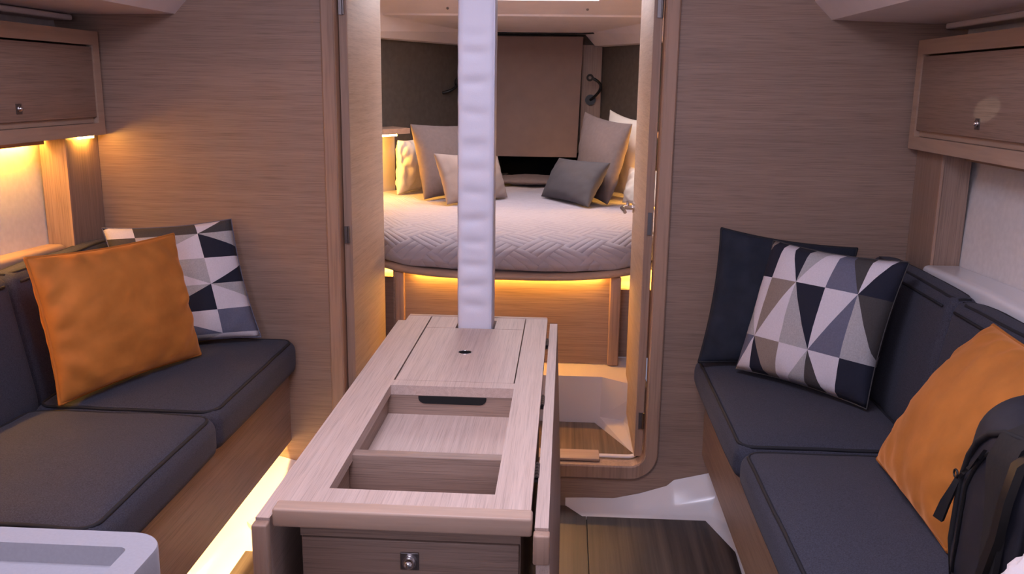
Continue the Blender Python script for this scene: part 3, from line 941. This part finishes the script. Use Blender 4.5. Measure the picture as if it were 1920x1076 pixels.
def skin_pt(y, z, off=0.0):
    """point on the aisle-facing skin of the bag at (y, z)"""
    r = 0.066
    cy = min(max(y, BY0 + r), BY1 - r); cz = min(max(z, BZ0 + r), BZ1 - r)
    d2 = (y - cy) ** 2 + (z - cz) ** 2
    x = BX0 + r - math.sqrt(max(r * r - d2, 0))
    return bag_fn(Vector((x, y, z))) + Vector((-off, 0, 0))
# zip following the rounded outline of the front pocket
zp = [(1.285, 0.58), (1.288, 0.64), (1.288, 0.70), (1.285, 0.745), (1.275, 0.785), (1.258, 0.815), (1.235, 0.838), (1.205, 0.853), (1.17, 0.858), (1.13, 0.856)]
MB().tube([skin_pt(y, z, 0.002) for y, z in zp], 0.0050, 8).build('zip', 'pack_black', parent=B, smooth=True)
zq = [(1.262, 0.60), (1.262, 0.70), (1.260, 0.745), (1.248, 0.778), (1.232, 0.803), (1.208, 0.822), (1.175, 0.832), (1.12, 0.836)]
MB().tube([skin_pt(y, z, 0.001) for y, z in zq], 0.0032, 6).build('pocket_seam', 'black_plastic', parent=B, smooth=True)
# dark webbing panel and strap
ribbon([skin_pt(y, z, 0.004) for y, z in ((1.165, 0.872), (1.175, 0.85), (1.182, 0.81), (1.172, 0.77), (1.160, 0.72), (1.152, 0.66), (1.148, 0.60))], [0.05, 0.06, 0.062, 0.055, 0.046, 0.04, 0.036], 0.008, (0, 1, 0)).build('webbing', 'pack_black', parent=B, smooth='auto')
ribbon([skin_pt(y, z, 0.011) for y, z in ((1.135, 0.875), (1.137, 0.83), (1.138, 0.78), (1.142, 0.72), (1.150, 0.66), (1.158, 0.60), (1.162, 0.56))], 0.016, 0.012, (0, 1, 0)).build('strap', 'black_plastic', parent=B, smooth='auto')
pu = skin_pt(1.288, 0.742, 0.006)
pl = ribbon([pu, pu + Vector((-0.004, 0.004, -0.018)), pu + Vector((-0.008, 0.014, -0.045)), pu + Vector((-0.010, 0.026, -0.078))], [0.008, 0.010, 0.014, 0.016], 0.006, (-0.5, 0.8, 0.2)).build('zip_pull', 'pack_black', parent=B, smooth='auto')
ribbon([pu, skin_pt(1.262, 0.765, 0.007), skin_pt(1.238, 0.792, 0.007), skin_pt(1.225, 0.815, 0.006)], [0.010, 0.018, 0.016, 0.006], 0.005, (0, 0.6, -0.6)).build('pull_flap', 'pack_black', parent=pl, smooth='auto')
MB().tube([pu + Vector((-0.003, 0.004 + 0.006 * math.cos(a * math.pi / 8), 0.006 + 0.006 * math.sin(a * math.pi / 8))) for a in range(16)], 0.0016, 6, closed=True).build('pull_ring', 'black_plastic', parent=pl, smooth=True)
rr = random.Random(3)
def fluff(c, r, sz):
    v = []; f = []; n = 36
    for i in range(n + 1):
        th = math.pi * i / n
        for k in range(n):
            a = 2 * math.pi * k / n
            d = Vector((math.sin(th) * math.cos(a), math.sin(th) * math.sin(a), math.cos(th)))
            v.append(Vector(c) + Vector((d.x, d.y, d.z * sz)) * r * (1 + 0.18 * noise.noise(d * 5) + (0.07 * rr.random() if 0 < i < n else 0)))
    for i in range(n):
        for k in range(n):
            l = (k + 1) % n
            f.append((i * n + k, (i + 1) * n + k, (i + 1) * n + l, i * n + l))
    return MB().add(v, f)
o = fluff((0.600, 0.990, 0.667), 0.080, 1.3).build('fleece_ball', 'fleece_white', smooth=True)
tag(o, 'white fluffy fleece at the foot of the black backpack', 'fleece')

# ------------------------------------------------------------------ grey galley worktop
Gt = thing('galley_counter', 'grey galley worktop with rounded corner and recessed sink cover', 'counter', (-0.7, 0.2, ZF))
def rr_poly(x0, x1, y0, y1, r, n=8, corners=(1, 1, 1, 1)):
    pts = []
    for (cx, cy, a0, on) in ((x1 - r, y1 - r, 0, corners[0]), (x0 + r, y1 - r, 90, corners[1]), (x0 + r, y0 + r, 180, corners[2]), (x1 - r, y0 + r, 270, corners[3])):
        if on:
            for i in range(n + 1):
                an = math.radians(a0 + 90 * i / n); pts.append((cx + r * math.cos(an), cy + r * math.sin(an)))
        else:
            sx = 1 if a0 in (0, 270) else -1; sy = 1 if a0 in (0, 90) else -1
            pts.append((cx + sx * r, cy + sy * r))
    return pts
def worktop():
    """slab with a recess: rim ring + sunken floor"""
    zt = 0.86
    n = 8
    out = rr_poly(-1.25, -0.384, -0.6, 0.804, 0.035, n)
    inn = rr_poly(-1.20, -0.412, -0.3, 0.773, 0.008, n)
    low = rr_poly(-1.20 + 0.004, -0.412 - 0.004, -0.3 + 0.004, 0.773 - 0.004, 0.006, n)
    m = MB(); k = len(out)
    v = [(x, y, zt - 0.045) for x, y in out] + [(x, y, zt - 0.002) for x, y in out] + [(x * 0.9985 - 0.001, y * 0.9985, zt) for x, y in out] + [(x, y, zt) for x, y in inn] + [(x, y, zt - 0.018) for x, y in low]
    f = []
    for r_ in range(4):
        for i in range(k):
            j = (i + 1) % k
            f.append((r_ * k + i, r_ * k + j, (r_ + 1) * k + j, (r_ + 1) * k + i))
    f.append(tuple(range(k))[::-1]); f.append(tuple(4 * k + i for i in range(k)))
    return m.add(v, f)
worktop().build('worktop', 'worktop_grey', parent=Gt, smooth='auto')
sc_ = rr_poly(-1.10, -0.442, -0.15, 0.728, 0.04, 8)
MB().prism(sc_, 'z', 0.8420, 0.8455).build('sink_cover', 'worktop_grey', parent=Gt)
mm = MB().tube([(x, y, 0.8440) for x, y in rr_poly(-1.1015, -0.4405, -0.1515, 0.7295, 0.041, 8)], 0.0016, 6, closed=True)
mm.build('cover_gap', 'black_rubber', parent=Gt)
MB().box(-1.24, -0.400, -0.58, 0.79, ZF, 0.813).build('cabinet', 'oak_z', parent=Gt)

# ------------------------------------------------------------------ forward cabin shell
ZFF = 0.13
ff = struct('floor_forward', MB().box(-0.66, 0.30, 2.636, 3.2, 0.08, ZFF - 0.012), 'black_rubber')
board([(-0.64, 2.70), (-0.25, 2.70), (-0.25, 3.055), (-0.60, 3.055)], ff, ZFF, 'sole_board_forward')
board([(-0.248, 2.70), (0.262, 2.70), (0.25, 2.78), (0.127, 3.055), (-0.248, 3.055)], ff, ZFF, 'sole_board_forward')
# moulded riser and sloping corner
m = MB()
def riser():
    pts = []
    v = [(-0.75, 3.06, ZFF - 0.01), (0.127, 3.06, ZFF - 0.01), (0.252, 2.78, ZFF - 0.008),      # floor line
         (-0.75, 3.06, 0.300), (0.148, 3.06, 0.300), (0.300, 2.95, 0.300),                         # ledge front
         (-0.75, 3.30, 0.302), (0.30, 3.30, 0.302),
         (0.145, 3.06, 0.150), (0.225, 3.02, 0.155), (0.30, 2.76, 0.16)]
    f = [(0, 1, 8, 4, 3), (1, 2, 10, 9, 8), (8, 9, 5, 4), (9, 10, 5), (3, 4, 7, 6), (4, 5, 7)]
    return MB().add(v, f)
o = struct('trim_14', riser(), 'gelcoat_satin'); o['label'] = 'white moulded riser below the berth'
# hull sides and end of the forward cabin
def fwall(name, pts, z0, z1, mat, th=0.03, out=1):
    m = MB()
    for (x0, y0), (x1, y1) in zip(pts[:-1], pts[1:]):
        d = Vector((y1 - y0, -(x1 - x0))).normalized() * th * out
        m.prism([(x0, y0), (x1, y1), (x1 + d.x, y1 + d.y), (x0 + d.x, y0 + d.y)], 'z', z0, z1)
    return struct(name, m, mat)
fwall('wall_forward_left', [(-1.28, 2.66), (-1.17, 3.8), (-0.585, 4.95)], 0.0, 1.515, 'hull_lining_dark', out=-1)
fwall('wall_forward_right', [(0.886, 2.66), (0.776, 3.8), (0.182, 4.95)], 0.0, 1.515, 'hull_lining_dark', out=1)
m = MB()
m.box(-0.60, -0.37, 4.952, 4.98, 0.3, 1.57)
m.box(0.07, 0.20, 4.952, 4.98, 0.3, 1.57)
m.box(-0.37, 0.07, 4.952, 4.98, 0.3, 0.76)
m.box(-0.37, 0.07, 4.952, 4.98, 0.95, 1.57)
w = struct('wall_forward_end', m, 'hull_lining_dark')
MB().box(0.072, 0.176, 4.935, 4.951, 0.85, 1.515).build('wood_strip', 'oak_z', parent=w)
m = MB().box(-0.38, 0.08, 5.40, 5.42, 0.7, 1.0); m.box(-0.38, 0.08, 4.985, 5.40, 0.70, 0.72); m.box(-0.38, 0.08, 4.985, 5.40, 0.98, 1.0)
m.box(-0.40, -0.38, 4.985, 5.42, 0.7, 1.0); m.box(0.08, 0.10, 4.985, 5.42, 0.7, 1.0)
m.build('dark_recess', 'locker_black', parent=w)
p = MB().prism([(-0.40, 0.932), (0.056, 0.932), (0.074, 1.552), (-0.40, 1.552)], 'y', 4.86, 4.945)
p = p.build('head_panel', 'panel_beige')
tag(p, 'large beige panel above the dark recess at the head of the berth', 'panel')
# deckhead with hatch
HX0, HX1, HY0, HY1 = -0.585, 0.122, 3.42, 4.0
def fceil():
    m = MB()
    prof = [(2.63, 1.80), (3.42, 1.735), (4.0, 1.655), (4.19, 1.612), (4.20, 1.604), (4.55, 1.585), (4.952, 1.566)]
    xs = [-1.32, HX0, HX1, 0.93]
    v = [(x, y, z) for y, z in prof for x in xs] + [(x, y, z + 0.05) for y, z in prof for x in xs]
    off = len(prof) * 4; f = []
    for i in range(len(prof) - 1):
        for j in range(3):
            if i == 1 and j == 1: continue
            a = i * 4 + j
            f += [(a, a + 4, a + 5, a + 1), (off + a, off + a + 1, off + a + 5, off + a + 4)]
    a = 5
    for p_, q in ((5, 6), (6, 10), (10, 9), (9, 5)):
        f.append((p_, q, off + q, off + p_))
    return m.add(v, f)
fc = struct('ceiling_forward', fceil(), 'deckhead_white')
# seam in the deckhead near the end wall and coves along the sides
m = MB()
pl_ = [(-1.16, 3.82), (-0.62, 4.87), (-0.36, 4.90), (0.06, 4.90), (0.21, 4.87), (0.765, 3.82)]
m.tube([(x, y, 1.5655 + (4.9 - y) * 0.047) for x, y in [(-1.0, 4.0), (-0.55, 4.80), (-0.36, 4.852), (0.06, 4.852), (0.16, 4.80), (0.61, 4.0)]], 0.005, 6)
m.build('seam', 'black_rubber', parent=fc)
for nm, pts in (('trim_15', [(-1.25, 2.7), (-1.165, 3.8), (-0.58, 4.948)]), ('trim_16', [(0.86, 2.7), (0.77, 3.8), (0.178, 4.948)])):
    s = 1 if nm == 'trim_15' else -1
    v = []
    for x, y in pts:
        zc = 1.572 + max(0, 4.9 - y) * 0.06
        v += [(x - s * 0.02, y, 1.505), (x + s * 0.04, y - 0.02, 1.51), (x + s * 0.10, y - 0.05, zc), (x - s * 0.02, y, zc + 0.03)]
    f = []
    for i in range(2):
        for k in range(4):
            l = (k + 1) % 4
            f.append((i * 4 + k, i * 4 + l, i * 4 + 4 + l, i * 4 + 4 + k))
    struct(nm, MB().add(v, f), 'deckhead_white')
def hz(y): return 1.735 + (y - 3.42) * (1.655 - 1.735) / 0.58
hw = MB().add([(HX0, HY0, hz(HY0) + 0.012), (HX1, HY0, hz(HY0) + 0.012), (HX1, HY1, hz(HY1) + 0.012), (HX0, HY1, hz(HY1) + 0.012),
               (HX0, HY0, hz(HY0) + 0.02), (HX1, HY0, hz(HY0) + 0.02), (HX1, HY1, hz(HY1) + 0.02), (HX0, HY1, hz(HY1) + 0.02)],
              [(0, 3, 2, 1), (4, 5, 6, 7), (0, 1, 5, 4), (1, 2, 6, 5), (2, 3, 7, 6), (3, 0, 4, 7)])
hw = struct('window_1', hw, 'hatch_glass')
hw['label'] = 'bright daylit deck hatch over the berth'
for sx in (-0.535, 0.077):
    MB().ball((sx, 4.105, 1.628), 0.006, 8).build('screw', 'dark_steel', parent=fc)
# wall facing aft around the doors (back of bulkhead is wall_front)

# ------------------------------------------------------------------ berth
Bd = thing('berth', 'double berth with quilted taupe spread above warm lit oak panel', 'bed', (CX, 4.0, 0.30))
def yf(x):
    d = (x - CX) / 0.46
    return 3.075 + 0.16 * abs(d) ** 3.2 if abs(d) < 1.35 else 3.075 + 0.16 * 1.35 ** 3.2 + (abs(d) - 1.35) * 0.3
XS = [CX + 0.9 * (i / 40 - 1) for i in range(81)]
def half(y):
    return 0.89 if y < 3.8 else 0.89 - (y - 3.8) * 0.45
v = []; f = []
prof = [(0.045, 0.662), (0.012, 0.668), (0.0, 0.688), (0.004, 0.714), (0.022, 0.740), (0.055, 0.762), (0.11, 0.780), (0.2, 0.790), (0.35, 0.794), (0.6, 0.795), (0.9, 0.795), (1.3, 0.794), (1.82, 0.792)]
rows = []
def dens(p):
    out = []
    for (a, b), (c, d) in zip(p[:-1], p[1:]):
        for k in range(3): out.append((a + (c - a) * k / 3, b + (d - b) * k / 3))
    return out + [p[-1]]
prof = dens(prof)
acc = 0; lens = [0]
for (a, b), (c, d) in zip(prof[:-1], prof[1:]):
    acc += math.hypot(c - a, d - b); lens.append(acc)
for x in XS:
    for (dy, z) in prof:
        y = yf(x) + dy
        sc = min(1.0, half(y) / 0.9)
        px = CX + (x - CX) * sc
        q = fbm((x, y, z), 3.2, 1.0) * 0.008 + fbm((x, y, z), 11, 5.0) * 0.003
        v.append((px, y + (q if z < 0.77 else 0), z + q * 0.8 - (0.004 * math.sin(x * 9) if z < 0.67 else 0)))
n = len(prof)
for i in range(len(XS) - 1):
    for j in range(n - 1):
        f.append((i * n + j, i * n + j + 1, (i + 1) * n + j + 1, (i + 1) * n + j))
def quv(p):
    # distance down the front and along the top
    d = p.y - yf(p.x)
    return (p.x, d - (0.8 - p.z))
MB().add(v, f).build('quilted_spread', 'quilt', parent=Bd, smooth=True, uv=quv)
# platform with rounded lip
v = []; f = []
pp = [(0.06, 0.638), (0.02, 0.636), (-0.004, 0.639), (-0.010, 0.648), (-0.004, 0.657), (0.02, 0.661), (0.3, 0.661), (0.3, 0.638)]
for x in XS:
    for dy, z in pp: v.append((x, yf(x) + dy, z))
n = len(pp)
for i in range(len(XS) - 1):
    for k in range(n):
        l = (k + 1) % n
        f.append((i * n + k, i * n + l, (i + 1) * n + l, (i + 1) * n + k))
MB().add(v, f).build('platform_lip', 'oak_solid_x', parent=Bd, smooth=True)
MB().box(-0.62, 0.205, 3.205, 3.225, 0.303, 0.637).build('front_panel', 'oak_x', parent=Bd)
MB().rbox(0.17, 0.21, 3.18, 3.205, 0.304, 0.636, 0.006, 2).build('corner_post', 'oak_solid_z', parent=Bd, smooth='auto')
MB().rbox(-0.61, -0.575, 3.18, 3.205, 0.304, 0.636, 0.006, 2).build('corner_post', 'oak_solid_z', parent=Bd, smooth='auto')
for x0, x1, zt in ((-0.95, -0.615, 0.592), (0.213, 0.60, 0.565)):
    MB().box(x0, x1, 3.30, 3.32, 0.303, zt).build('side_panel', 'oak_x', parent=Bd)
    MB().box(x0, x1, 3.32, 3.60, zt - 0.02, zt).build('side_shelf', 'gelcoat', parent=Bd)
    MB().box(x0, x1, 3.50, 3.52, zt, 0.637).build('side_liner', 'gelcoat', parent=Bd)
a = MB()
a.box(-0.54, 0.14, 3.182, 3.192, 0.628, 0.6355)
o = a.build('led_strip', 'led_bed'); tag(o, 'glowing warm light strip under the berth lip above the oak panel', 'light strip', 'warm light strips')
o = MB().box(-0.9, -0.64, 3.40, 3.412, 0.626, 0.634).build('led_strip', 'led_bed'); tag(o, 'short glowing warm light strip under the berth by the door without handle', 'light strip', 'warm light strips')
o = MB().box(0.225, 0.50, 3.40, 3.412, 0.626, 0.634).build('led_strip', 'led_bed'); tag(o, 'short glowing warm light strip under the berth by the chrome handled door', 'light strip', 'warm light strips')

# side shelves in the forward cabin with strips below
for s in (-1, 1):
    X = (lambda x: x) if s > 0 else mir
    t = thing('berth_shelf', 'oak shelf along the cabin side, light below, ' + ('beside the yellow lit pillow' if s < 0 else 'behind the white pillows near the door handle'), 'shelf', (X(0.55), 3.9, 1.06))
    e = 0.0 if s < 0 else 0.06
    poly = [(X(0.80), 3.15), (X(0.66), 3.15), (X(0.60 + e), 3.8), (X(0.34 + e), 4.26), (X(0.45), 4.42), (X(0.765), 3.81)]
    MB().prism(poly, 'z', 1.075, 1.10).build('shelf_board', 'oak_solid_y', parent=t)
    pol2 = [(X(0.79), 3.16), (X(0.745), 3.16), (X(0.71), 3.8), (X(0.44), 4.40), (X(0.47), 4.415), (X(0.755), 3.81)]
    MB().prism(pol2, 'z', 0.70, 1.0745).build('lower_side', 'gelcoat_satin', parent=t)
    x0, y0, x1, y1 = X(0.625 + e * 0.7), 3.8, X(0.395 + e), 4.20
    d = Vector((x1 - x0, y1 - y0)).normalized() * 0.0; nn2 = Vector((-(y1 - y0), x1 - x0)).normalized() * 0.006
    o = MB().prism([(x0 + nn2.x, y0 + nn2.y), (x1 + nn2.x, y1 + nn2.y), (x1 - nn2.x, y1 - nn2.y), (x0 - nn2.x, y0 - nn2.y)], 'z', 1.066, 1.0745).build('led_strip', 'led_shelf')
    tag(o, 'glowing warm light strip under the cabin side shelf ' + ('by the yellow lit pillow' if s < 0 else 'behind the white pillows'), 'light strip', 'warm light strips')

# pillows on the berth
pillow('bed_pillow', 'white pillow glowing yellow under the lit shelf', 'linen_white', (-0.775, 4.14, 0.80), (-0.665, 4.40, 0.80), (-0.785, 4.22, 1.045), (-0.71, 4.46, 1.05), th=0.045, seed=11, wrinkle=0.012, group='berth pillows')
pillow('bed_pillow', 'large taupe pillow standing between the yellow lit and small beige pillows', 'linen_taupe', (-0.625, 3.98, 0.80), (-0.36, 4.30, 0.80), (-0.705, 4.10, 1.125), (-0.42, 4.42, 1.115), th=0.06, seed=12, wrinkle=0.006, group='berth pillows')
pillow('bed_pillow', 'small beige pillow standing behind the white post', 'linen_beige', (-0.502, 3.82, 0.80), (-0.262, 4.12, 0.80), (-0.567, 3.88, 1.012), (-0.315, 4.17, 0.985), th=0.05, seed=13, wrinkle=0.006, group='berth pillows')
pillow('bed_pillow', 'small dark grey pillow leaning before the large taupe pillow near the door handle', 'linen_grey', (-0.110, 4.19, 0.80), (0.100, 3.83, 0.80), (-0.030, 4.25, 0.975), (0.190, 3.89, 0.985), th=0.05, pinch=0.09, seed=14, wrinkle=0.004, group='berth pillows')
pillow('bed_pillow', 'large taupe pillow standing behind the dark grey pillow', 'linen_taupe', (0.055, 4.30, 0.80), (0.185, 3.93, 0.80), (0.085, 4.36, 1.185), (0.285, 4.02, 1.145), th=0.055, seed=15, wrinkle=0.006, group='berth pillows')
pillow('bed_pillow', 'upright white pillow peeping over the large taupe pillow', 'linen_white', (0.215, 4.40, 0.80), (0.33, 4.12, 0.80), (0.205, 4.42, 1.195), (0.345, 4.14, 1.155), th=0.04, seed=16, wrinkle=0.010, group='berth pillows')
pillow('bed_pillow', 'low white pillow lying beside the chrome door handle', 'linen_white', (0.255, 4.02, 0.80), (0.44, 3.79, 0.80), (0.285, 4.06, 0.955), (0.47, 3.84, 0.955), th=0.04, seed=17, wrinkle=0.010, group='berth pillows')
pillow('bed_pillow', 'flat taupe pillow lying before the dark recess', 'linen_taupe', (-0.36, 4.62, 0.820), (0.0, 4.60, 0.820), (-0.35, 4.84, 0.826), (-0.01, 4.84, 0.826), th=0.022, seed=18, wrinkle=0.004, group='berth pillows')

# reading lamps
def lamp(base, joint, head, label, nrm):
    base, joint, head, nrm = map(Vector, (base, joint, head, nrm))
    t = thing('reading_lamp', label, 'lamp', base, 'black reading lamps')
    MB().disc(base, nrm, 0.028, 0.014, 18).build('wall_base', 'black_plastic', parent=t, smooth='auto')
    p0 = base + nrm.normalized() * 0.012
    pts = []
    for i in range(13):
        a = i / 12
        q = (1 - a) ** 2 * p0 + 2 * a * (1 - a) * joint + a * a * head
        pts.append(q)
    MB().tube(pts, 0.0075, 8).build('gooseneck', 'black_plastic', parent=t, smooth=True)
    d = Vector((0.12, -1, -0.15)).normalized()
    m = MB().tube([head - d * 0.006, head + d * 0.012], [0.013, 0.019], 16)
    m = m.build('lamp_head', 'black_plastic', parent=t, smooth='auto')
    MB().tube([head + d * 0.012, head + d * 0.0135], [0.008, 0.008], 12).build('lens', 'dark_steel', parent=m)
lamp((0.122, 4.935, 1.232), (0.225, 4.80, 1.315), (0.112, 4.82, 1.348), 'small black gooseneck reading lamp on the wood strip', (0, -1, 0))
lamp((-0.575, 4.905, 1.315), (-0.60, 4.80, 1.26), (-0.675, 4.82, 1.258), 'small black gooseneck reading lamp on the dark cabin side by the post', (0.45, -0.9, 0))
